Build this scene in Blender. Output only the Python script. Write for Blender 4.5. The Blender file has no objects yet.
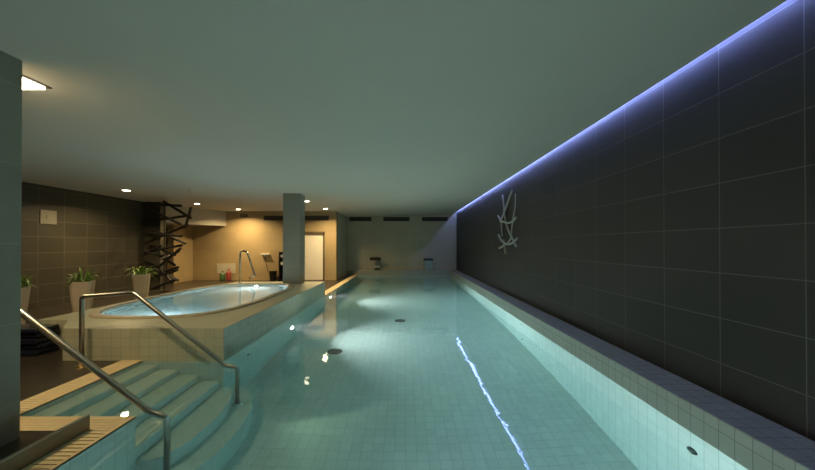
import bpy, bmesh, math, random
from mathutils import Vector, Matrix
random.seed(7)
sc = bpy.context.scene
C = sc.collection
PI = math.pi

# ---------------------------------------------------------------- camera, world, exposure
F = 335.0                                # focal length in pixels of the 815 px wide frame
EYE = 1.52
cam_d = bpy.data.cameras.new('camera')
cam_d.sensor_width = 36.0
cam_d.lens = 36.0 * F / 815.0
cam_d.clip_start = 0.05
cam = bpy.data.objects.new('camera', cam_d)
cam.location = (0, 0, EYE)
PITCH = 0.35
cam.rotation_euler = (math.radians(90 + PITCH), 0, 0)
cam_d.shift_x = 3.0 / 815.0
cam_d.shift_y = (10.0 - F * math.tan(math.radians(PITCH))) / 815.0
C.objects.link(cam)
sc.camera = cam

w = bpy.data.worlds.new('night')
sc.world = w
w.use_nodes = True
w.node_tree.nodes['Background'].inputs[0].default_value = (0.5, 0.6, 0.7, 1)
w.node_tree.nodes['Background'].inputs[1].default_value = 0.01

sc.view_settings.view_transform = 'Standard'
sc.view_settings.look = 'None'
sc.view_settings.exposure = 0.0
sc.view_settings.gamma = 1.0
sc.view_settings.use_curve_mapping = False
sc.cycles.max_bounces = 12
sc.cycles.diffuse_bounces = 5
sc.cycles.glossy_bounces = 5
sc.cycles.transmission_bounces = 10
sc.cycles.sample_clamp_indirect = 4.0
sc.cycles.caustics_refractive = True
sc.cycles.caustics_reflective = True
sc.cycles.blur_glossy = 0.6

POOL_W = 118.0      # underwater lamps
DOWN_W = 55.0      # round downlights
SQUARE_W = 38.0    # square downlights
SPA_FILL_W = 17.0  # fill light added inside the hot tub
LED_E = 50.0       # blue cove strip
WARM = (1.0, 0.73, 0.37)
POOLCOL = (1.0, 0.93, 0.91)
BEAM_W = 260.0     # their narrow core
LEDCOL = (0.26, 0.35, 1.0)

# ---------------------------------------------------------------- helpers
def tag(o, label=None, cat=None, group=None, kind=None):
    if label: o['label'] = label
    if cat: o['category'] = cat
    if group: o['group'] = group
    if kind: o['kind'] = kind
    return o

def thing(name, label, cat, loc=(0, 0, 0), rz=0, group=None):
    o = bpy.data.objects.new(name, None)
    o.empty_display_size = 0.1
    o.location = loc
    o.rotation_euler = (0, 0, rz)
    C.objects.link(o)
    return tag(o, label, cat, group)

def obj(name, bm, m, parent=None, smooth=False, loc=None):
    me = bpy.data.meshes.new(name)
    bmesh.ops.recalc_face_normals(bm, faces=bm.faces[:])
    bm.to_mesh(me); bm.free()
    if smooth:
        for p in me.polygons: p.use_smooth = True
    me.materials.append(m)
    o = bpy.data.objects.new(name, me)
    C.objects.link(o)
    if parent: o.parent = parent
    if loc: o.location = loc
    return o

def struct(name, bm, m, parent=None, label=None):
    o = obj(name, bm, m, parent)
    o['kind'] = 'structure'
    if label: o['label'] = label
    return o

def box(bm, x0, x1, y0, y1, z0, z1, bev=0.0):
    b = bmesh.new() if bev else bm
    vs = [b.verts.new(p) for p in ((x0,y0,z0),(x1,y0,z0),(x1,y1,z0),(x0,y1,z0),(x0,y0,z1),(x1,y0,z1),(x1,y1,z1),(x0,y1,z1))]
    for f in ((3,2,1,0),(4,5,6,7),(0,1,5,4),(1,2,6,5),(2,3,7,6),(3,0,4,7)):
        b.faces.new([vs[i] for i in f])
    if bev:
        bmesh.ops.bevel(b, geom=b.edges[:], offset=bev, segments=2, affect='EDGES', profile=0.5)
        merge(bm, b)
    return bm

def merge(bm, b):
    me = bpy.data.meshes.new('tmp'); b.to_mesh(me); b.free()
    bm.from_mesh(me); bpy.data.meshes.remove(me)

def B(*boxes, bev=0.0):
    bm = bmesh.new()
    for a in boxes: box(bm, *a, bev=bev)
    return bm

def prism(bm, pts, z0, z1):
    lo = [bm.verts.new((x, y, z0)) for x, y in pts]
    hi = [bm.verts.new((x, y, z1)) for x, y in pts]
    n = len(pts)
    bm.faces.new(lo[::-1]); bm.faces.new(hi)
    for i in range(n):
        bm.faces.new((lo[i], lo[(i+1) % n], hi[(i+1) % n], hi[i]))
    return bm

def tube(bm, pts, r, seg=12, r_end=None, cap=True):
    pts = [Vector(p) for p in pts]
    n = len(pts)
    prev = None; rings = []
    t0 = (pts[1] - pts[0]).normalized()
    up = Vector((0, 0, 1)) if abs(t0.z) < 0.9 else Vector((0, 1, 0))
    nrm = t0.cross(up).normalized()
    for i, p in enumerate(pts):
        if i == 0: t = (pts[1] - p).normalized()
        elif i == n - 1: t = (p - pts[i-1]).normalized()
        else: t = ((p - pts[i-1]).normalized() + (pts[i+1] - p).normalized()).normalized()
        nrm = (nrm - t * nrm.dot(t)).normalized()
        bi = t.cross(nrm)
        rr = r if r_end is None else r + (r_end - r) * i / (n - 1)
        rings.append([bm.verts.new(p + (nrm * math.cos(a) + bi * math.sin(a)) * rr) for a in [2*PI*k/seg for k in range(seg)]])
    for a, b in zip(rings, rings[1:]):
        for k in range(seg):
            bm.faces.new((a[k], a[(k+1) % seg], b[(k+1) % seg], b[k]))
    if cap:
        bm.faces.new(rings[0][::-1]); bm.faces.new(rings[-1])
    return bm

def rounded(pts, rad, n=6):
    pts = [Vector(p) for p in pts]
    out = [pts[0]]
    for a, b, c in zip(pts, pts[1:], pts[2:]):
        d1 = (a - b); d2 = (c - b)
        r = min(rad, d1.length * .45, d2.length * .45)
        p1 = b + d1.normalized() * r; p2 = b + d2.normalized() * r
        for k in range(n + 1):
            t = k / n
            out.append(p1 * (1-t)**2 + b * 2*t*(1-t) + p2 * t*t)
    out.append(pts[-1])
    return out

def cyl(bm, c, r, h, axis='z', seg=24, r2=None):
    c = Vector(c); d = {'x': Vector((1,0,0)), 'y': Vector((0,1,0)), 'z': Vector((0,0,1))}[axis] * h
    return tube(bm, [c, c + d], r, seg, r2)

def lathe(bm, prof, seg=32):
    rings = [[bm.verts.new((r*math.cos(2*PI*k/seg), r*math.sin(2*PI*k/seg), z)) for k in range(seg)] for r, z in prof]
    for a, b in zip(rings, rings[1:]):
        for k in range(seg):
            bm.faces.new((a[k], a[(k+1) % seg], b[(k+1) % seg], b[k]))
    bm.faces.new(rings[0][::-1]); bm.faces.new(rings[-1])
    return bm

# ---------------------------------------------------------------- materials
def new_mat(name):
    m = bpy.data.materials.new(name); m.use_nodes = True
    nt = m.node_tree
    return m, nt, nt.nodes['Principled BSDF']

def lnk(nt, a, b): nt.links.new(a, b)

def math_node(nt, op, a, b=None, c=None):
    n = nt.nodes.new('ShaderNodeMath'); n.operation = op
    for i, v in enumerate((a, b, c)):
        if v is None: continue
        if isinstance(v, (int, float)): n.inputs[i].default_value = v
        else: lnk(nt, v, n.inputs[i])
    return n.outputs[0]

def mixc(nt, fac, a, b):
    n = nt.nodes.new('ShaderNodeMix'); n.data_type = 'RGBA'
    for i, v in ((0, fac), (6, a), (7, b)):
        if isinstance(v, (int, float)): n.inputs[i].default_value = v
        elif isinstance(v, tuple): n.inputs[i].default_value = (*v, 1)
        else: lnk(nt, v, n.inputs[i])
    return n.outputs[2]

def plain(name, col, rough=0.5, metal=0.0, noise=0.06, nscale=9.0, spec=0.5, bump=0.0):
    m, nt, p = new_mat(name)
    p.inputs['Roughness'].default_value = rough
    p.inputs['Metallic'].default_value = metal
    p.inputs['Specular IOR Level'].default_value = spec
    nz = nt.nodes.new('ShaderNodeTexNoise'); nz.inputs['Scale'].default_value = nscale; nz.inputs['Detail'].default_value = 5
    geo = nt.nodes.new('ShaderNodeNewGeometry'); lnk(nt, geo.outputs['Position'], nz.inputs['Vector'])
    dark = tuple(c * (1 - noise * 2) for c in col); lite = tuple(min(1, c * (1 + noise * 2)) for c in col)
    lnk(nt, mixc(nt, nz.outputs['Fac'], dark, lite), p.inputs['Base Color'])
    if bump:
        b = nt.nodes.new('ShaderNodeBump'); b.inputs['Strength'].default_value = bump; b.inputs['Distance'].default_value = 0.01
        lnk(nt, nz.outputs['Fac'], b.inputs['Height']); lnk(nt, b.outputs[0], p.inputs['Normal'])
    return m

def tiles(name, col, grout, size, off=(0, 0, 0), gw=0.004, rough=0.4, spec=0.5, var=0.08, mottle=0.1, mscale=3.0, col2=None, bump=0.25):
    m, nt, p = new_mat(name)
    geo = nt.nodes.new('ShaderNodeNewGeometry')
    sp = nt.nodes.new('ShaderNodeSeparateXYZ'); lnk(nt, geo.outputs['Position'], sp.inputs[0])
    sn = nt.nodes.new('ShaderNodeSeparateXYZ'); lnk(nt, geo.outputs['True Normal'], sn.inputs[0])
    mask = None; ids = []
    for i in range(3):
        q = math_node(nt, 'DIVIDE', math_node(nt, 'SUBTRACT', sp.outputs[i], off[i]), size[i])
        fr = math_node(nt, 'FRACT', q)
        d = math_node(nt, 'MINIMUM', fr, math_node(nt, 'SUBTRACT', 1.0, fr))
        line = math_node(nt, 'LESS_THAN', math_node(nt, 'MULTIPLY', d, size[i]), gw * 0.5)
        on = math_node(nt, 'LESS_THAN', math_node(nt, 'ABSOLUTE', sn.outputs[i]), 0.5)
        line = math_node(nt, 'MULTIPLY', line, on)
        mask = line if mask is None else math_node(nt, 'MAXIMUM', mask, line)
        ids.append(math_node(nt, 'MULTIPLY', math_node(nt, 'FLOOR', q), on))
    cb = nt.nodes.new('ShaderNodeCombineXYZ')
    for i in range(3): lnk(nt, ids[i], cb.inputs[i])
    wn = nt.nodes.new('ShaderNodeTexWhiteNoise'); lnk(nt, cb.outputs[0], wn.inputs['Vector'])
    nz = nt.nodes.new('ShaderNodeTexNoise'); nz.inputs['Scale'].default_value = mscale; nz.inputs['Detail'].default_value = 6
    lnk(nt, geo.outputs['Position'], nz.inputs['Vector'])
    c2 = col2 or col
    base = mixc(nt, wn.outputs['Value'], tuple(c*(1-var) for c in col), tuple(c*(1+var) for c in c2))
    base2 = mixc(nt, math_node(nt, 'MULTIPLY', nz.outputs['Fac'], mottle * 4), base, tuple(c * .45 for c in col))
    lnk(nt, mixc(nt, mask, base2, grout), p.inputs['Base Color'])
    r = math_node(nt, 'ADD', math_node(nt, 'MULTIPLY', mask, 0.4), rough)
    lnk(nt, r, p.inputs['Roughness'])
    p.inputs['Specular IOR Level'].default_value = spec
    if bump:
        b = nt.nodes.new('ShaderNodeBump'); b.inputs['Strength'].default_value = bump; b.inputs['Distance'].default_value = 0.002; b.invert = True
        lnk(nt, mask, b.inputs['Height']); lnk(nt, b.outputs[0], p.inputs['Normal'])
    return m

def glow(name, col, e):
    m, nt, p = new_mat(name)
    p.inputs['Base Color'].default_value = (*col, 1)
    p.inputs['Emission Color'].default_value = (*col, 1)
    p.inputs['Emission Strength'].default_value = e
    return m

def water_mat(name, bump, scale, absorb, density, scatter=0.0):
    m = bpy.data.materials.new(name); m.use_nodes = True
    nt = m.node_tree
    nt.nodes.remove(nt.nodes['Principled BSDF'])
    out = nt.nodes['Material Output']
    g = nt.nodes.new('ShaderNodeBsdfGlass'); g.inputs['IOR'].default_value = 1.33; g.inputs['Roughness'].default_value = 0.0
    g.inputs['Color'].default_value = (1, 1, 1, 1)
    geo = nt.nodes.new('ShaderNodeNewGeometry')
    n1 = nt.nodes.new('ShaderNodeTexNoise'); n1.inputs['Scale'].default_value = scale; n1.inputs['Detail'].default_value = 2.5
    lnk(nt, geo.outputs['Position'], n1.inputs['Vector'])
    n2 = nt.nodes.new('ShaderNodeTexNoise'); n2.inputs['Scale'].default_value = 11.0; n2.inputs['Detail'].default_value = 3
    lnk(nt, geo.outputs['Position'], n2.inputs['Vector'])
    hsum = math_node(nt, 'ADD', n1.outputs['Fac'], math_node(nt, 'MULTIPLY', n2.outputs['Fac'], 0.15))
    b = nt.nodes.new('ShaderNodeBump'); b.inputs['Strength'].default_value = 1.0; b.inputs['Distance'].default_value = bump
    lnk(nt, hsum, b.inputs['Height']); lnk(nt, b.outputs[0], g.inputs['Normal'])
    lnk(nt, g.outputs[0], out.inputs['Surface'])
    v = nt.nodes.new('ShaderNodeVolumeAbsorption'); v.inputs['Color'].default_value = (*absorb, 1); v.inputs['Density'].default_value = density
    if scatter:
        vs = nt.nodes.new('ShaderNodeVolumeScatter'); vs.inputs['Density'].default_value = scatter; vs.inputs['Anisotropy'].default_value = 0.6
        ad = nt.nodes.new('ShaderNodeAddShader'); lnk(nt, v.outputs[0], ad.inputs[0]); lnk(nt, vs.outputs[0], ad.inputs[1])
        lnk(nt, ad.outputs[0], out.inputs['Volume'])
    else: lnk(nt, v.outputs[0], out.inputs['Volume'])
    return m

M_wall_dark = tiles('dark slate tile', (0.030, 0.0265, 0.0215), (0.115, 0.11, 0.095), (0.615, 0.615, 0.385), (-8.75+.1, 2.87, 0.125), gw=0.007, rough=0.55, spec=0.35, var=0.16, mottle=0.12, mscale=1.7)
M_wall_left = tiles('brown slate tile', (0.062, 0.057, 0.040), (0.16, 0.15, 0.11), (0.615, 0.615, 0.385), (-8.2, 8.0, 0.18), gw=0.009, rough=0.5, spec=0.4, var=0.15, mottle=0.12, mscale=2.0)
M_column = tiles('grey column tile', (0.31, 0.295, 0.235), (0.38, 0.36, 0.30), (0.615, 0.615, 0.615), (-3.41, 2.63, 0.3), gw=0.006, rough=0.55, spec=0.35, var=0.06, mottle=0.08, mscale=6)
M_beige = tiles('beige wall tile', (0.42, 0.315, 0.165), (0.36, 0.28, 0.15), (0.615, 0.615, 0.385), (-2.93, 14.4, 0.15), gw=0.008, rough=0.6, spec=0.3, var=0.05, mottle=0.06, mscale=2.5)
M_greige = tiles('grey beige end wall tile', (0.52, 0.48, 0.37), (0.42, 0.39, 0.30), (0.615, 0.615, 0.385), (-2.93, 14.4, 0.15), gw=0.008, rough=0.6, spec=0.3, var=0.05, mottle=0.06, mscale=2.5)
M_ceiling = plain('matt ceiling paint', (0.64, 0.60, 0.52), 0.95, noise=0.012, nscale=1.2, spec=0.1)
M_floor = tiles('dark brown deck tile', (0.047, 0.039, 0.030), (0.028, 0.023, 0.018), (0.6, 0.6, 0.6), (-3.69, 2.72, 0), gw=0.005, rough=0.32, spec=0.5, var=0.12, mottle=0.16, mscale=4)
M_pool = tiles('pale pool tile', (0.66, 0.68, 0.61), (0.47, 0.50, 0.45), (0.122, 0.122, 0.245), (2.33, 2.86, -0.105), gw=0.006, rough=0.3, var=0.05, mottle=0.03)
M_ledge_shaded = tiles('shaded pool tile of the ledge', (0.40, 0.41, 0.35), (0.22, 0.23, 0.20), (0.122, 0.122, 0.245), (2.33, 2.86, -0.105), gw=0.006, rough=0.35, var=0.05, mottle=0.03)  # pool tile, with the shade above the waterline put into its colour
M_spa_tile = tiles('square cream tile', (0.50, 0.51, 0.38), (0.34, 0.345, 0.26), (0.122, 0.122, 0.122), (-2.36, 4.38, 0.43), gw=0.006, rough=0.35, var=0.06, mottle=0.05)
M_step = plain('speckled step tile', (0.60, 0.64, 0.57), 0.45, noise=0.08, nscale=14)
M_grate = plain('cream plastic grating', (0.74, 0.60, 0.36), 0.5, noise=0.06, nscale=20)
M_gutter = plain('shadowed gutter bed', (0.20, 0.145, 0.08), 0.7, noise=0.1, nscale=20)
M_acrylic = plain('pale blue spa acrylic', (0.62, 0.72, 0.72), 0.2, noise=0.02)
M_collar = plain('sand coloured stone collar', (0.50, 0.44, 0.32), 0.4, noise=0.06, nscale=8)
M_steel = plain('brushed stainless steel', (0.46, 0.46, 0.43), 0.28, metal=1.0, noise=0.03)
M_brass = plain('brass floor flange', (0.6, 0.45, 0.2), 0.3, metal=1.0, noise=0.03)
M_plate = plain('dull steel plate', (0.22, 0.20, 0.15), 0.38, metal=0.7, noise=0.1, nscale=5)
M_black = plain('black lacquered wood', (0.012, 0.011, 0.010), 0.35, noise=0.1)
M_twig = plain('pale grey metal relief', (0.36, 0.35, 0.30), 0.45, noise=0.08, nscale=30)
M_pot = plain('cream ceramic', (0.80, 0.68, 0.52), 0.45, noise=0.04, nscale=5)
M_soil = plain('dark potting soil', (0.03, 0.02, 0.012), 0.9, noise=0.3, nscale=60)
M_leaf = plain('fresh green leaf', (0.17, 0.29, 0.05), 0.45, noise=0.2, nscale=12)
M_door = plain('white door paint', (0.80, 0.74, 0.62), 0.5, noise=0.015)
M_frame = plain('dark brown frame', (0.10, 0.075, 0.045), 0.5, noise=0.06)
M_wood = plain('brown wood door', (0.16, 0.095, 0.045), 0.45, noise=0.12, nscale=4)
M_vent = plain('dark vent grille', (0.028, 0.027, 0.022), 0.5, noise=0.05)
M_sheet = plain('dark glossy vinyl', (0.010, 0.013, 0.028), 0.18, noise=0.2, nscale=6)
M_white = plain('white plastic', (0.72, 0.70, 0.64), 0.4, noise=0.02)
M_switch = plain('beige wall plate plastic', (0.25, 0.235, 0.18), 0.5, noise=0.03)
M_board = plain('pale board', (0.52, 0.47, 0.36), 0.6, noise=0.04)
M_red = plain('red plastic', (0.26, 0.045, 0.035), 0.4, noise=0.05)
M_green = plain('green plastic', (0.05, 0.11, 0.04), 0.4, noise=0.05)
M_drain = plain('dark drain steel', (0.06, 0.07, 0.07), 0.4, metal=0.5, noise=0.05)
M_soffit = plain('cream soffit paint', (0.52, 0.49, 0.40), 0.9, noise=0.01, spec=0.1)
M_warm = glow('warm lamp glass', (1.0, 0.86, 0.62), 14.0)
M_led = glow('blue light strip', LEDCOL, LED_E)
M_poollamp = glow('pool lamp lens', (0.95, 1.0, 0.9), 30.0)
M_water = water_mat('pool water', 0.0035, 1.6, (0.42, 0.88, 0.95), 0.22, 0.024)
M_spawater = water_mat('hot tub water', 0.004, 3.0, (0.6, 0.93, 1.0), 0.4)

# ---------------------------------------------------------------- setting
XL, XR, WALL = -2.36, 2.33, 2.70
YF = 17.40
def ceil_z(x):
    t = min(1, max(0, (x + 2.9) / 5.48))
    return 2.97 + 0.20 * t

bm = bmesh.new()                                     # ceiling: flat on the left, rising very slightly to the light cove
xs = [-11.4, -2.9, -1.5, 0, 1.5, 2.58]
prof = [(x, ceil_z(x)) for x in xs] + [(2.58, 3.50), (-11.4, 3.50)]
a = [bm.verts.new((x, -3.2, z)) for x, z in prof]; b = [bm.verts.new((x, YF + .3, z)) for x, z in prof]
bm.faces.new(a); bm.faces.new(b[::-1])
for i in range(len(prof)):
    j = (i + 1) % len(prof); bm.faces.new((a[i], a[j], b[j], b[i]))
struct('ceiling', bm, M_ceiling)
struct('trim_1', B((2.58, 2.95, -3.2, YF + .3, 3.30, 3.50)), M_ceiling)     # roof of the cove
struct('wall_right', B((WALL, WALL + .25, -3.2, YF + .3, -0.2, 3.30)), M_wall_dark)
struct('wall_back', B((-2.93, WALL, YF, YF + .3, -0.2, 3.30)), M_greige)
struct('wall_near', B((-11.4, WALL, -3.4, -3.2, -0.2, 3.5)), M_greige)
struct('wall_left', B((-9.0, -8.75, -3.2, 11.25, -0.2, 3.0), (-9.0, -8.2, 11.25, 11.5, -0.2, 3.0)), M_wall_left)
bm = B((-9.09, -4.45, 14.4, 14.7, -0.2, 3.0), (-3.43, -2.93, 14.4, 14.7, -0.2, 3.0), (-4.45, -3.43, 14.4, 14.7, 2.02, 3.0))
struct('wall_beige', bm, M_beige)
struct('wall_return', B((-3.2, -2.93, 14.7, YF, -0.2, 3.0)), M_greige)
struct('wall_alcove', B((-9.3, -9.09, 13.2, 14.7, -0.2, 3.0), (-11.4, -9.3, 13.2, 13.45, -0.2, 3.0), (-11.4, -11.2, 11.25, 13.2, -0.2, 3.0), (-11.4, -9.0, 11.25, 11.5, -.2, 3.0)), M_beige)
bm = bmesh.new(); prism(bm, [(-8.85, 12.1), (-7.67, 14.4), (-11.2, 14.4), (-11.2, 12.1)], 2.33, 2.97)
struct('trim_2', bm, M_soffit)
# the two tiled columns
bm = B((-3.75, -3.01, 1.35, 2.63, 0.0, 2.99)); struct('column', bm, M_column)
bm = B((-3.41, -2.93, 9.40, 9.85, 0.43, 2.99)); struct('column', bm, M_column)
# deck
DK = 0.012
bm = bmesh.new()
box(bm, -11.4, -3.69, -3.2, 17.4, -0.10, DK)
box(bm, -3.69, -2.57, -3.2, 2.72, -0.10, DK)
box(bm, -3.69, -2.60, 9.9, 17.4, -0.10, DK)
box(bm, -2.60, WALL, -3.2, -2.0, -0.10, DK)
struct('floor', bm, M_floor)
# pool shell
bm = bmesh.new()
box(bm, -3.68, XL, -2.3, 2.95, -1.7, 0.0)
box(bm, -3.68, -3.42, 2.95, 4.38, -1.7, 0.0)
box(bm, -3.68, XL, 4.38, 17.0, -1.7, 0.0)
box(bm, XL, XR, -2.3, -2.0, -1.7, 0.0)
box(bm, XL, XR, -2.0, 17.0, -1.7, -1.49)
struct('pool_basin', bm, M_pool)
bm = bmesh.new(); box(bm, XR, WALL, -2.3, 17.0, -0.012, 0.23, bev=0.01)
struct('pool_ledge', bm, M_ledge_shaded)
struct('pool_wall_right', B((XR, WALL, -2.3, 17.0, -1.7, -0.004)), M_pool)
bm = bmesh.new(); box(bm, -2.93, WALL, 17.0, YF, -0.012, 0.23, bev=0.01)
struct('pool_end_ledge', bm, M_ledge_shaded)
struct('pool_wall_end', B((-2.93, WALL, 17.0, YF, -1.7, -0.004)), M_pool)

# stairs into the pool, with the two lowest treads bowed into the pool
st = thing('pool_stairs', 'submerged pale tiled stairs descending from the cream grating into the pool', 'stairs', (-2.9, 3.68, -1.49))
def stair(pts, z):
    b = bmesh.new(); prism(b, [(x + 2.9, y - 3.68) for x, y in pts], 0, z + 1.49)
    bmesh.ops.bevel(b, geom=[e for e in b.edges if all(abs(v.co.z - (z + 1.49)) < 1e-4 for v in e.verts)], offset=0.012, segments=2, affect='EDGES')
    return b
DEP = (0.12, 0.32, 0.50, 0.69, 0.89, 1.12)
for k, xn in enumerate((-3.20, -2.94, -2.67, -2.41)):
    x0 = -3.42 if k == 0 else (-3.20, -2.94, -2.67)[k-1]
    obj('step', stair([(x0, 2.95), (xn, 2.95), (xn, 4.38), (x0, 4.38)], -DEP[k]), M_step, st)
arc = lambda hw, bx, n=22: [(XL + bx * math.cos(t), 3.68 + hw * math.sin(t)) for t in [-PI/2 + PI*i/n for i in range(n + 1)]]
obj('step', stair([(-2.41, 2.95)] + [(p[0], p[1]) for p in arc(0.715, 0.29)] + [(-2.41, 4.38)], -DEP[4]), M_step, st)
obj('step', stair([(XL, 2.74)] + [(p[0], p[1]) for p in arc(0.95, 0.54)][1:-1] + [(XL, 4.62)], -DEP[5]), M_step, st)

# water
def water_body(name, boxes, m, label):
    b = bmesh.new()
    for pts, z0, z1 in boxes: prism(b, pts, z0, z1)
    o = obj(name, b, m); tag(o, label, 'water', kind='stuff'); return o
e = 0.004
water_body('pool_water', [([(XL - e, -2.0 - e), (XR + e, -2.0 - e), (XR + e, 17.0 + e), (XL - e, 17.0 + e), (XL - e, 4.38 + e), (-3.42 - e, 4.38 + e), (-3.42 - e, 2.95 - e), (XL - e, 2.95 - e)], -1.494, -0.002)], M_water,
           'still teal water filling the long swimming pool')

# gratings over the overflow gutter
def grating(name, x0, x1, y0, y1, label, along='x', pitch=0.046):
    t = thing(name, label, 'grating', ((x0+x1)/2, (y0+y1)/2, 0), group='cream overflow gratings')
    cx, cy = (x0+x1)/2, (y0+y1)/2
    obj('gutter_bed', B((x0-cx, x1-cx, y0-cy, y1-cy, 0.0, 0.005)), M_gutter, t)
    b = bmesh.new()
    n = max(2, int((y1 - y0) / pitch))
    p = (y1 - y0) / n
    for i in range(n):
        y = y0 - cy + p * (i + .5)
        box(b, x0-cx, x1-cx, y - p*.39, y + p*.39, 0.004, 0.017)
    for x in ([x0-cx, x1-cx-.02] if x1 - x0 < .6 else [x0-cx, x1-cx-.02]):
        box(b, x, x+.02, y0-cy, y1-cy, 0.003, 0.0165)
    obj('slats', b, M_grate, t)
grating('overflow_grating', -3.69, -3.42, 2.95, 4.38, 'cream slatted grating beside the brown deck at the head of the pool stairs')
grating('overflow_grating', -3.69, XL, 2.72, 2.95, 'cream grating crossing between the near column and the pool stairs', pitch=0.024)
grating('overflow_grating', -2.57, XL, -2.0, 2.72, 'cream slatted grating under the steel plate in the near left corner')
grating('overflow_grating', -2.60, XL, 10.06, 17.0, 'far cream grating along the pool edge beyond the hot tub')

# steel plate standing beside the near grating
t = thing('steel_plate', 'long dull steel kick plate on edge beside the near cream grating', 'plate', (-2.57, 1.0, DK))
obj('plate', B((-0.006, 0.006, -1.5, 1.74, 0, 0.125), bev=0.002), M_plate, t)
obj('rim', B((-0.012, 0.012, -1.5, 1.742, 0.125, 0.133)), M_steel, t)

# ---------------------------------------------------------------- hot tub
def superell(cx, cy, a, b, n=64, ex=3.3):
    out = []
    for k in range(n):
        th = 2*PI*k/n; c, s = math.cos(th), math.sin(th)
        out.append((cx + a*math.copysign(abs(c)**(2/ex), c), cy + b*math.copysign(abs(s)**(2/ex), s)))
    return out
SX, SY, SA, SB = -4.0, 7.17, 1.17, 2.16
tub = thing('hot_tub', 'raised cream tiled hot tub with rounded basin of pale blue water', 'hot tub', (SX, SY, 0))
outer = [(XL, 4.38), (XL, 9.95), (-4.9, 9.95), (-5.35, 8.5), (-5.35, 4.88), (-4.90, 4.88), (-4.46, 4.38)]
bm = bmesh.new()
def loc2(p): return (p[0] - SX, p[1] - SY)
Z1 = 0.43
ov = [bm.verts.new((*loc2(p), Z1)) for p in outer]
ol = [bm.verts.new((*loc2(p), -0.0)) for p in outer]
iv = [bm.verts.new((*loc2(p), Z1)) for p in superell(SX, SY, SA, SB)]
ed = [bm.edges.new((ov[i], ov[(i+1) % len(ov)])) for i in range(len(ov))] + [bm.edges.new((iv[i], iv[(i+1) % len(iv)])) for i in range(len(iv))]
bmesh.ops.triangle_fill(bm, edges=ed, use_beauty=True)
for i in range(len(ov)):
    j = (i+1) % len(ov); bm.faces.new((ol[i], ol[j], ov[j], ov[i]))
obj('tiled_surround', bm, M_spa_tile, tub)
def ring_loft(sections):
    b = bmesh.new(); rings = []
    for grow, z in sections:
        rings.append([b.verts.new((*loc2(p), z)) for p in superell(SX, SY, SA + grow, SB + grow, 72)])
    for r1, r2 in zip(rings, rings[1:]):
        for k in range(72): b.faces.new((r1[k], r1[(k+1) % 72], r2[(k+1) % 72], r2[k]))
    return b, rings
b, r = ring_loft([(0.075, Z1-.01), (0.075, Z1+.022), (0.065, Z1+.03), (-0.03, Z1+.03), (-0.04, Z1+.022), (-0.04, Z1-.02)])
obj('collar', b, M_collar, tub, smooth=False)
b, r = ring_loft([(-0.02, Z1+.01), (-0.045, Z1+.01), (-0.07, Z1-.05), (-0.12, Z1-.28), (-0.16, Z1-.30), (-0.42, Z1-.32), (-0.46, Z1-.34), (-0.55, Z1-.37), (-0.7, Z1-.375)])
b.faces.new(r[-1])
obj('basin', b, M_acrylic, tub, smooth=True)
b, r = ring_loft([(-0.058, Z1-.012), (-0.075, Z1-.06), (-0.125, Z1-.285), (-0.165, Z1-.305), (-0.425, Z1-.325), (-0.47, Z1-.345), (-0.56, Z1-.376), (-0.7, Z1-.382)])
b.faces.new(r[-1]); b.faces.new(r[0][::-1])
o = obj('hot_tub_water', b, M_spawater, loc=(SX, SY, 0)); tag(o, 'pale blue water filling the hot tub basin', 'water', kind='stuff')

def area(name, loc, size, power, col, rot=(0, 0, 0), spread=180, parent=None):
    l = bpy.data.lights.new(name, 'AREA'); l.shape = 'DISK'; l.size = size; l.energy = power; l.color = col; l.spread = math.radians(spread)
    o = bpy.data.objects.new(name, l); o.location = loc; o.rotation_euler = rot; C.objects.link(o)
    if parent: o.parent = parent
    return o

# unseen fill lamps added under the tub water to brighten the basin
for k, (x, y, rz) in enumerate(((-4.03, SY - SB + .22, 0), (-4.03, SY + SB - .22, PI))):
    t = thing('tub_fill_lamp', ('unseen fill lamp added at the near end inside the hot tub', 'unseen fill lamp added at the far end inside the hot tub')[k], 'underwater lamp', (x, y, 0.27), rz, 'lamps inside the hot tub')
    b = bmesh.new(); cyl(b, (0, -0.08, 0), 0.05, 0.04, 'y'); obj('lens', b, M_white, t)
    area('tub_fill_light', (0, -0.03, 0), 0.09, SPA_FILL_W, (0.85, 0.95, 1.0), (math.radians(90 - 10), 0, 0), parent=t)

# ---------------------------------------------------------------- pool lamps, inlets, drains
for k, (y, lab) in enumerate(((1.45, 'round underwater lamp below the near cream grating'), (6.95, 'glowing round underwater lamp below the side of the hot tub'),
                              (10.6, 'glowing round underwater lamp just beyond the hot tub corner'))):
    t = thing('pool_lamp', lab, 'underwater lamp', (XL, y, -0.76), group='underwater lamps of the left pool wall')
    b = bmesh.new(); cyl(b, (0.0, 0, 0), 0.12, 0.025, 'x', 28); obj('bezel', b, M_steel, t)
    b = bmesh.new(); cyl(b, (0.025, 0, 0), 0.085, 0.012, 'x', 28, 0.07); obj('lens', b, M_poollamp, t)
    area('pool_light', (0.045, 0, 0), 0.15, POOL_W, POOLCOL, (0, math.radians(-103), 0), spread=110, parent=t)
    sl = bpy.data.lights.new('pool_beam', 'SPOT'); sl.energy = BEAM_W; sl.color = POOLCOL; sl.spot_size = math.radians(26); sl.spot_blend = 0.8; sl.shadow_soft_size = 0.03
    so = bpy.data.objects.new('pool_beam', sl); so.location = (0.06, 0, 0); so.rotation_euler = (0, math.radians(-93), 0); C.objects.link(so); so.parent = t

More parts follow.
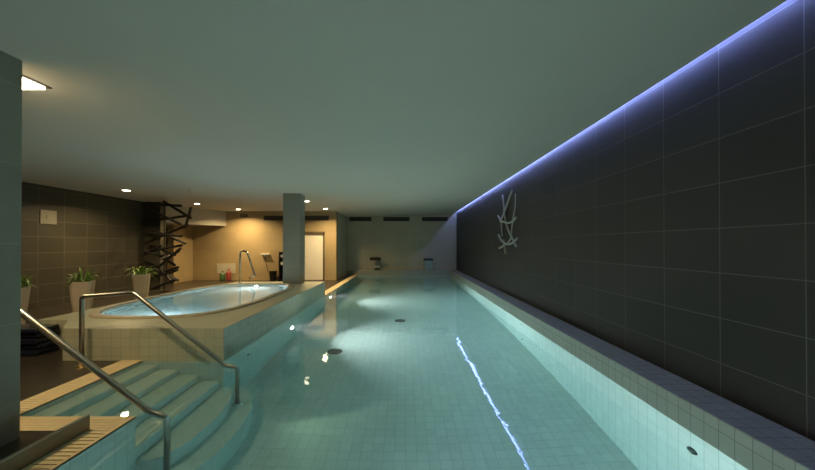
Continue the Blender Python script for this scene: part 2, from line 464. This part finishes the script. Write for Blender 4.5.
def nozzle(x, y, z, r, sx, lab):
    t = thing('pool_inlet', lab, 'inlet', (x, y, z), 0 if sx > 0 else PI, 'round water inlets of the pool')
    b = bmesh.new(); cyl(b, (0, 0, 0), r, 0.012, 'x', 24, r * .92); obj('flange', b, M_drain, t)
    b = bmesh.new(); cyl(b, (0.012, 0, 0), r * .38, 0.012, 'x', 16, r * .3); obj('nozzle', b, M_steel, t)
nozzle(XR, 2.72, -0.33, 0.048, -1, 'large round inlet on the right pool wall nearest the viewer')
nozzle(XR, 6.67, -0.23, 0.03, -1, 'small upper inlet on the right pool wall')
nozzle(XR, 6.62, -1.20, 0.03, -1, 'small lower inlet on the right pool wall close to the floor')
nozzle(XL, 5.07, -0.43, 0.034, 1, 'dark inlet below the near end of the hot tub side')
nozzle(XL, 7.5, -0.43, 0.034, 1, 'dark inlet below the middle of the hot tub side')
def drain(x, y, lab):
    t = thing('floor_drain', lab, 'drain', (x, y, -1.49), group='round drains in the pool floor')
    b = bmesh.new(); cyl(b, (0, 0, 0), 0.135, 0.012, 'z', 32, 0.125); obj('rim', b, M_drain, t)
    b = bmesh.new()
    for k in range(-3, 4):
        h = math.sqrt(max(0, .11**2 - (k*.03)**2)); box(b, k*.03 - .009, k*.03 + .009, -h, h, 0.012, 0.018)
    obj('grille', b, M_plate, t)
drain(-1.31, 6.31, 'round dark drain in the pool floor nearer the stairs')
drain(-0.11, 8.35, 'round dark drain in the middle of the pool floor')

# ---------------------------------------------------------------- handrails
def rail(y, xs, top, foot, lab, ymir=0):
    t = thing('handrail', lab, 'handrail', (xs[0], y, DK), group='bent steel handrails at the pool stairs')
    ox = xs[0]
    pts = [(0, 0, 0.0), (0, 0, top - DK), (xs[1]-ox, 0, top + .05 - DK), (xs[2]-ox, 0, 0.035 - DK), (xs[3]-ox, 0, -0.005 - DK), (xs[3]-ox, 0, foot - DK)]
    b = bmesh.new(); tube(b, rounded(pts, 0.05, 7), 0.0265, 16); obj('tube', b, M_steel, t, smooth=True)
    b = bmesh.new(); cyl(b, (0, 0, 0), 0.058, 0.014, 'z', 24, 0.05); obj('flange', b, M_brass, t)['label'] = 'brass floor flange'
    b = bmesh.new(); cyl(b, (xs[3]-ox, 0, foot - DK), 0.06, 0.022, 'z', 24, 0.045); obj('flange', b, M_steel, t)
rail(4.17, (-4.01, -3.37, -2.24, -2.075), 0.88, -1.118, 'bent stainless handrail in front of the hot tub')
rail(2.98, (-4.03, -3.44, -2.25, -2.105), 0.90, -1.118, 'bent stainless handrail nearest the viewer, coming from behind the near column')
# hot tub rail
t = thing('grab_rail', 'tall hooked steel grab rail at the far rim of the hot tub', 'grab rail', (-4.72, 9.62, Z1))
b = bmesh.new(); tube(b, rounded([(0, 0, 0), (0, 0, 0.92), (0.20, -0.02, 0.92), (0.46, -0.06, 0.22), (0.30, -0.06, 0.14)], 0.09, 6), 0.026, 14); obj('tube', b, M_steel, t, smooth=True)
b = bmesh.new(); cyl(b, (0, 0, 0), 0.055, 0.014, 'z', 20, 0.05); obj('flange', b, M_steel, t)

# ---------------------------------------------------------------- ceiling lights
def downlight(x, y, lab, power=DOWN_W, r=0.085, spread=125):
    z = ceil_z(x)
    t = thing('ceiling_light', lab, 'ceiling light', (x, y, z), group='round warm ceiling downlights')
    b = bmesh.new(); tube(b, [(0, 0, 0.0), (0, 0, -0.012)], r + .02, 28, r + .012); obj('trim_ring', b, M_white, t)
    b = bmesh.new(); tube(b, [(0, 0, -0.012), (0, 0, -0.02)], r, 28, r * .9); obj('diffuser', b, M_warm, t)
    if power: area('lamp', (0, 0, -0.03), r * 1.6, power, WARM, spread=spread, parent=t)
downlight(-7.34, 8.83, 'round ceiling downlight above the planters by the dark left wall', DOWN_W * 1.3, spread=150)
downlight(-7.25, 11.7, 'round ceiling downlight beside the cream soffit', DOWN_W * 0.6)
downlight(-6.7, 13.5, 'round ceiling downlight close to the beige wall, above the hot tub grab rail', DOWN_W * 1.5, spread=150)
downlight(-3.22, 11.0, 'round ceiling downlight just right of the far column top')
downlight(-3.14, 13.3, 'round ceiling downlight in front of the white door', DOWN_W * 1.35, spread=150)
# square ones
def square(x, y, lab, power=SQUARE_W):
    z = ceil_z(x)
    t = thing('ceiling_lamp', lab, 'ceiling light', (x, y, z), group='square warm ceiling lamps')
    b = bmesh.new()
    for a in ((-.16, .16, -.16, -.13), (-.16, .16, .13, .16), (-.16, -.13, -.13, .13), (.13, .16, -.13, .13)): box(b, *a, -0.012, 0.0)
    obj('frame', b, M_frame, t)
    obj('diffuser', B((-.13, .13, -.13, .13, -0.032, 0.0)), M_warm, t)
    l = area('lamp', (0, 0, -0.04), 0.22, power, WARM, spread=180, parent=t); l.data.shape = 'SQUARE'
square(-3.41, 2.92, 'square recessed ceiling lamp half hidden by the near column')
square(-6.4, 3.2, 'square recessed ceiling lamp hidden behind the near column')
b = bmesh.new(); lathe(b, [(0.06, 0), (0.06, -0.01), (0.045, -0.03), (0.02, -0.034)], 24)
o = obj('smoke_detector', b, M_white, loc=(-5.6, 8.75, 2.97)); tag(o, 'small round smoke detector on the ceiling above the hot tub', 'smoke detector')

# blue cove strip: emitter tape lying on the cove roof, above the gap between ceiling edge and wall
t = thing('light_strip', 'blue light strip in the cove along the top of the dark right wall', 'light strip', (2.655, 7.2, 3.275))
obj('holder', B((-.018, .018, -10.2, 10.15, 0.0, 0.01)), M_white, t)
b = bmesh.new()
for k in range(40): box(b, -.005, .005, -10.15 + k*.507, -10.15 + k*.507 + .505, -.028, 0.0)
obj('tape', b, M_led, t)

# ---------------------------------------------------------------- wall things
def vent(name, x0, x1, y, z0, z1, lab, grp):
    w = x1 - x0
    t = thing(name, lab, 'vent', ((x0+x1)/2, y, z0), group=grp)
    h = z1 - z0
    b = bmesh.new()
    for a in ((-w/2, w/2, 0, .02), (-w/2, w/2, h-.02, h), (-w/2, -w/2+.02, .02, h-.02), (w/2-.02, w/2, .02, h-.02)): box(b, a[0], a[1], -.015, 0, a[2], a[3])
    obj('frame', b, M_vent, t)
    obj('backing', B((-w/2+.01, w/2-.01, -.004, 0, .01, h-.01)), M_vent, t)
    b = bmesh.new()
    for k in range(5):
        z = .03 + (h-.05) * k / 5
        box(b, -w/2+.02, w/2-.02, -.013, -.004, z, z+.012)
    for q in (-.17, .17): box(b, w*q-.008, w*q+.008, -.014, -.003, .02, h-.02)
    obj('louvres', b, M_vent, t)
for x0, x1, lab in ((-2.86, -1.72, 'leftmost dark slot vent high on the far end wall'), (-1.10, 0.26, 'middle dark slot vent high on the far end wall'), (0.91, 2.25, 'rightmost dark slot vent high on the far end wall')):
    vent('wall_vent', x0, x1, YF, 2.76, 2.97, lab, 'slot vents of the far end wall')
vent('wall_vent', -6.05, -4.75, 14.4, 2.58, 2.78, 'dark slot vent on the beige wall left of the far column', 'slot vents of the beige wall')
vent('wall_vent', -4.42, -3.25, 14.4, 2.58, 2.78, 'dark slot vent on the beige wall above the white door', 'slot vents of the beige wall')
t = thing('ceiling_sign', 'small dark sign at the top of the beige wall', 'sign', (-6.9, 14.4, 2.72))
obj('panel', B((-.15, .15, -.03, 0, 0, .12), bev=.004), M_vent, t)
for x in (-.07, .06): obj('pictogram', B((x-.03, x+.03, -.034, -.03, .03, .09)), M_switch, t)

# white door
d = bpy.data.objects.new('door_1', None); d.location = (-3.94, 14.4, DK); C.objects.link(d); d['kind'] = 'structure'
struct('door_frame', B((-.51, -.44, -.03, .06, 0, 2.01), (.44, .51, -.03, .06, 0, 2.01), (-.51, .51, -.03, .06, 1.94, 2.08)), M_frame, d)
struct('door_leaf', B((-.44, .44, .0, .045, 0.01, 1.94), bev=.004), M_door, d)
b = bmesh.new(); tube(b, rounded([(-.36, .0, 1.02), (-.36, -.05, 1.02), (-.24, -.05, 1.02)], .02), .009, 8)
struct('door_handle', b, M_steel, d)
# brown door in the alcove with long pull handle
d = bpy.data.objects.new('door_2', None); d.location = (-9.85, 13.2, DK); C.objects.link(d); d['kind'] = 'structure'
struct('door_frame', B((-.52, -.46, -.03, .0, 0, 2.16), (.46, .52, -.03, .0, 0, 2.16), (-.52, .52, -.03, .0, 2.10, 2.16)), M_frame, d)
struct('door_leaf', B((-.46, .46, -.025, .0, 0.01, 2.10), bev=.003), M_wood, d)
b = bmesh.new(); tube(b, rounded([(.36, -.02, .5), (.36, -.08, .5), (.36, -.08, 1.7), (.36, -.02, 1.7)], .03), .016, 10)
struct('door_handle', b, M_steel, d)

# wall plate
t = thing('wall_panel', 'square beige panel high on the dark left wall', 'panel', (-8.75, 8.22, 2.20))
obj('plate', B((0, .02, -.19, .19, -.17, .17), bev=.006), M_switch, t)
obj('raised_centre', B((.02, .03, -.06, .06, -.05, .06), bev=.003), M_switch, t)

# low panel with bottles under it on the far beige wall
t = thing('notice_board', 'low pale board at the foot of the beige wall behind the hot tub', 'board', (-7.66, 14.4, 0.30))
obj('board', B((-.40, .40, -.02, 0, 0, .42), bev=.004), M_board, t)
def bottle(x, m, lab, h=.42, r=.085):
    t = thing('spray_bottle', lab, 'bottle', (x, 14.22, DK), group='bottles at the foot of the beige wall')
    b = bmesh.new(); lathe(b, [(r*.95, 0), (r, .02), (r, h*.62), (r*.75, h*.75), (r*.3, h*.82), (r*.3, h*.88)], 20); obj('body', b, m, t, smooth=True)
    b = bmesh.new(); lathe(b, [(r*.36, h*.88), (r*.36, h), (r*.2, h*1.02)], 16); obj('cap', b, m, t)
bottle(-7.72, M_green, 'green bottle standing at the foot of the beige wall', .40, .10)
bottle(-7.46, M_red, 'red bottle standing at the foot of the beige wall', .50, .10)

# wall mounted shelf with cord
t = thing('wall_bracket', 'small white wall bracket with a dark hanging cord on the beige wall', 'wall bracket', (-5.95, 14.4, 1.10))
obj('bracket', B((-.17, .17, -.14, 0, 0, .05), (-.06, .06, -.05, 0, -.09, .0), bev=.006), M_white, t)
b = bmesh.new(); tube(b, [(-.02, -.05, -.05), (.0, -.05, -.3), (.06, -.06, -.55), (.14, -.08, -.78)], .009, 8); obj('cord', b, M_black, t)
t = thing('waste_bin', 'small dark tapered waste bin against the beige wall left of the far column', 'bin', (-5.55, 14.15, DK))
b = bmesh.new(); lathe(b, [(.12, 0), (.165, .38), (.175, .40), (.155, .40), (.13, .06)], 24); obj('bucket', b, M_black, t)
t = thing('towel_rack', 'tall dark open rack beside the far column', 'rack', (-5.02, 14.05, DK))
obj('frame', B((-.20, -.16, -.15, .15, 0, 1.22), (.16, .20, -.15, .15, 0, 1.22), (-.20, .20, .13, .15, 0, 1.22)), M_black, t)
for z in (.05, .35, .65, .93, 1.19): obj('shelf', B((-.16, .16, -.15, .13, z, z+.025)), M_black, t)
for x, z, lab in ((-.075, .985, 'left rolled white towel on the upper shelf of the dark rack'), (.075, .985, 'right rolled white towel on the upper shelf of the dark rack'),
                  (-.075, .675, 'left rolled white towel on the lower shelf of the dark rack'), (.075, .675, 'right rolled white towel on the lower shelf of the dark rack')):
    b = bmesh.new(); cyl(b, (0, -.12, .085), .07, .24, 'y', 18)
    o = obj('rolled_towel', b, M_white, loc=(-5.02 + x, 14.05, DK + z - .012 + .002)); tag(o, lab, 'towel', 'towels on the dark rack')

# spouts on the far ledge
t = thing('neck_shower', 'swan-necked water spout with dark wide mouth on the far pool ledge', 'water spout', (-1.42, 17.22, 0.23))
b = bmesh.new(); cyl(b, (0, 0, 0), .16, .03, 'z', 24); obj('foot', b, M_drain, t)
b = bmesh.new(); tube(b, rounded([(0, 0, .03), (0.02, .02, .60), (-.02, -.25, .68), (-.04, -.38, .62)], .16, 8), .085, 16, .07); obj('neck', b, M_steel, t, smooth=True)
obj('mouth', B((-.32, .24, -.50, -.28, .52, .67), bev=.03), M_black, t)
obj('collar', B((-.13, .13, -.13, .13, .14, .22), bev=.01), M_white, t)
t = thing('waterfall_spout', 'boxy steel waterfall spout with dark lip on the far pool ledge', 'water spout', (1.22, 17.22, 0.23))
obj('body', B((-.20, .20, -.10, .10, 0, .50), bev=.012), M_steel, t)
obj('lip', B((-.23, .23, -.26, .11, .50, .60), bev=.015), M_drain, t)

# ---------------------------------------------------------------- relief on the right wall
def wallpt(u, v, xo=2.67):
    px, py = 480 + u / 5.867, 180 + v / 5.867
    y = xo * F / (px - 404.5)
    return (xo, y, EYE + (245 - py) * y / F)
def spline(pts, n=8):
    out = []
    P = [Vector(p) for p in pts]; P = [P[0]*2 - P[1]] + P + [P[-1]*2 - P[-2]]
    for a, b, c, d in zip(P, P[1:], P[2:], P[3:]):
        for k in range(n):
            t = k / n
            out.append(.5*((2*b) + (c-a)*t + (2*a-5*b+4*c-d)*t*t + (3*b-a-3*c+d)*t**3))
    out.append(P[-2]); return out
cx = wallpt(160, 245)
t = thing('wall_relief', 'pale twisted twig sculpture mounted on the dark right wall', 'wall art', (WALL, cx[1], cx[2]))
for pts, r0, r1 in (([(188, 62), (165, 125), (140, 195), (120, 243)], .022, .036), ([(132, 88), (140, 150), (146, 215), (165, 285), (212, 388)], .020, .034),
                    ([(208, 80), (207, 150), (196, 220), (186, 290), (182, 340), (160, 375)], .014, .020), ([(106, 210), (124, 236), (160, 252), (192, 242), (213, 218)], .026, .030),
                    ([(126, 235), (126, 280), (132, 330)], .022, .018), ([(110, 322), (130, 358), (165, 376), (198, 364), (218, 340)], .034, .026),
                    ([(140, 350), (146, 390), (152, 430)], .030, .042), ([(113, 400), (134, 388), (158, 368)], .030, .026)):
    b = bmesh.new()
    q = [Vector(p) - Vector((WALL, cx[1], cx[2])) for p in spline([wallpt(u, v) for u, v in pts])]
    tube(b, q, r0, 8, r1); obj('twig', b, M_twig, t, smooth=True)

# ---------------------------------------------------------------- black stick sculpture at the corner of the left wall
SC = Vector((-7.62, 10.55, 0))
t = thing('stick_sculpture', 'floor to ceiling tangle of black sticks at the end of the dark left wall', 'sculpture', tuple(SC) )
sticks = [((15, 45), (195, 50)), ((110, 30), (238, 108)), ((20, 58), (190, 137)), ((15, 125), (235, 95)), ((15, 148), (215, 228)), ((238, 60), (212, 152)),
          ((15, 176), (195, 194)), ((20, 230), (226, 140)), ((20, 272), (200, 236)), ((16, 280), (98, 240)), ((80, 245), (165, 282)), ((96, 332), (192, 250)),
          ((92, 288), (168, 332)), ((70, 348), (182, 402)), ((60, 382), (182, 338)), ((92, 350), (152, 412)), ((55, 442), (172, 398)), ((16, 262), (120, 290)), ((100, 300), (186, 262)), ((90, 380), (176, 352))]
rs = random.Random(3)
for (u0, v0), (u1, v1) in sticks:
    e0 = 10.55 + rs.uniform(-.25, .45); e1 = 10.55 + rs.uniform(-.35, .35)
    P = []
    for u, v, Y in ((u0, v0, e0), (u1, v1, e1)):
        px, py = 140 + u / 4.7, 195 + v / 4.7
        P.append(Vector(((px - 404.5) / F * Y, Y, EYE + (245 - py) * Y / F)) - SC)
    b = bmesh.new(); tube(b, [P[0], (P[0]+P[1])/2 + Vector((rs.uniform(-.02,.02), 0, rs.uniform(-.02,.02))), P[1]], .040, 6, .043); obj('stick', b, M_black, t)
b = bmesh.new(); tube(b, [(-.16, .3, DK), (-.16, .3, 2.96)], .018, 8); obj('mast', b, M_black, t)
b = bmesh.new(); cyl(b, (-.16, .3, DK), .12, .02, 'z', 20); obj('base', b, M_black, t)

# ---------------------------------------------------------------- planters with ferns
def planter(x, y, lab, seed, spread=1.0, rz=0.0):
    t = thing('potted_fern', lab, 'potted plant', (x, y, DK), rz, 'tall cream planters along the dark left wall')
    b = bmesh.new()
    H = .775
    secs = [(.108, 0), (.112, .02), (.172, H - .01), (.172, H), (.152, H), (.146, H - .07)]
    rings = []
    for h, z in secs:
        c = h * .28
        rings.append([b.verts.new((px, py, z)) for px, py in ((h-c, -h), (h, -h+c), (h, h-c), (h-c, h), (-h+c, h), (-h, h-c), (-h, -h+c), (-h+c, -h))])
    for r1, r2 in zip(rings, rings[1:]):
        for k in range(8): b.faces.new((r1[k], r1[(k+1) % 8], r2[(k+1) % 8], r2[k]))
    b.faces.new(rings[0][::-1])
    obj('pot', b, M_pot, t)
    obj('soil', B((-.135, .135, -.135, .135, H - .09, H - .05)), M_soil, t)
    rr = random.Random(seed)
    b = bmesh.new()
    for i in range(54):
        a = rr.uniform(0, 2*PI); up = rr.uniform(.10, .29); out = rr.uniform(.12, .30) * spread; wd = rr.uniform(.014, .026)
        droop = rr.uniform(.05, .22) if i % 3 else rr.uniform(-.08, .06)
        d = Vector((math.cos(a), math.sin(a), 0)); s = Vector((-d.y, d.x, 0)); base = d * rr.uniform(.02, .1) + Vector((0, 0, H - .06))
        prev = None; n = 7
        for k in range(n + 1):
            q = k / n
            c = base + d * out * q + Vector((0, 0, up * math.sin(min(1, q*1.3) * PI/2) - droop * q * q))
            ww = wd * (math.sin(PI * min(1, .12 + q * .88)) + .04)
            cur = (b.verts.new(c - s*ww), b.verts.new(c + Vector((0, 0, -.005))), b.verts.new(c + s*ww))
            if prev:
                b.faces.new((prev[0], prev[1], cur[1], cur[0])); b.faces.new((prev[1], prev[2], cur[2], cur[1]))
            prev = cur
    obj('fronds', b, M_leaf, t, smooth=True)
planter(-6.73, 5.76, 'cream planter with green fern half hidden by the near column', 5, rz=.4)
planter(-6.50, 6.77, 'tall cream planter with upright green fern behind the handrail of the hot tub', 11, .85, rz=.5)
planter(-6.64, 8.46, 'tall cream planter with drooping green fern beside the black stick sculpture', 23, 1.15, rz=.5)

# dark folded sheets against the near end of the tub
for k, (z, dx, h) in enumerate(((DK, 0.0, .085), (.097, .05, .075), (.172, -.03, .08), (.252, .04, .07), (.322, -.02, .06))):
    b = bmesh.new()
    x0, x1, y0, y1 = -5.75 + dx, -4.98 + dx * .3, 4.52 + .03 * (k % 2), 4.86
    box(b, x0, x1, y0, y1, z, z + h - .003, bev=.022)
    o = obj('folded_sheet', b, M_sheet); tag(o, 'dark glossy folded sheet, ' + ('lowest', 'second lowest', 'middle', 'second highest', 'topmost')[k] + ' of the stack by the hot tub corner', 'sheet', 'dark folded sheets beside the hot tub')

# light from the ceiling lamps really refracts into the water
for o in C.objects:
    if o.type == 'LIGHT' and o.name.startswith('lamp'): o.data.cycles.is_caustics_light = True
    if o.name in ('pool_water', 'hot_tub_water'):
        o.cycles.is_caustics_caster = True
        for p in o.data.polygons: p.use_smooth = True
        bt = bmesh.new(); bt.from_mesh(o.data)        # every face keeps its own flat normal
        bmesh.ops.split_edges(bt, edges=bt.edges[:]); bt.to_mesh(o.data); bt.free()
    if o.name.startswith(('step', 'pool_basin', 'pool_wall', 'basin')): o.cycles.is_caustics_receiver = True
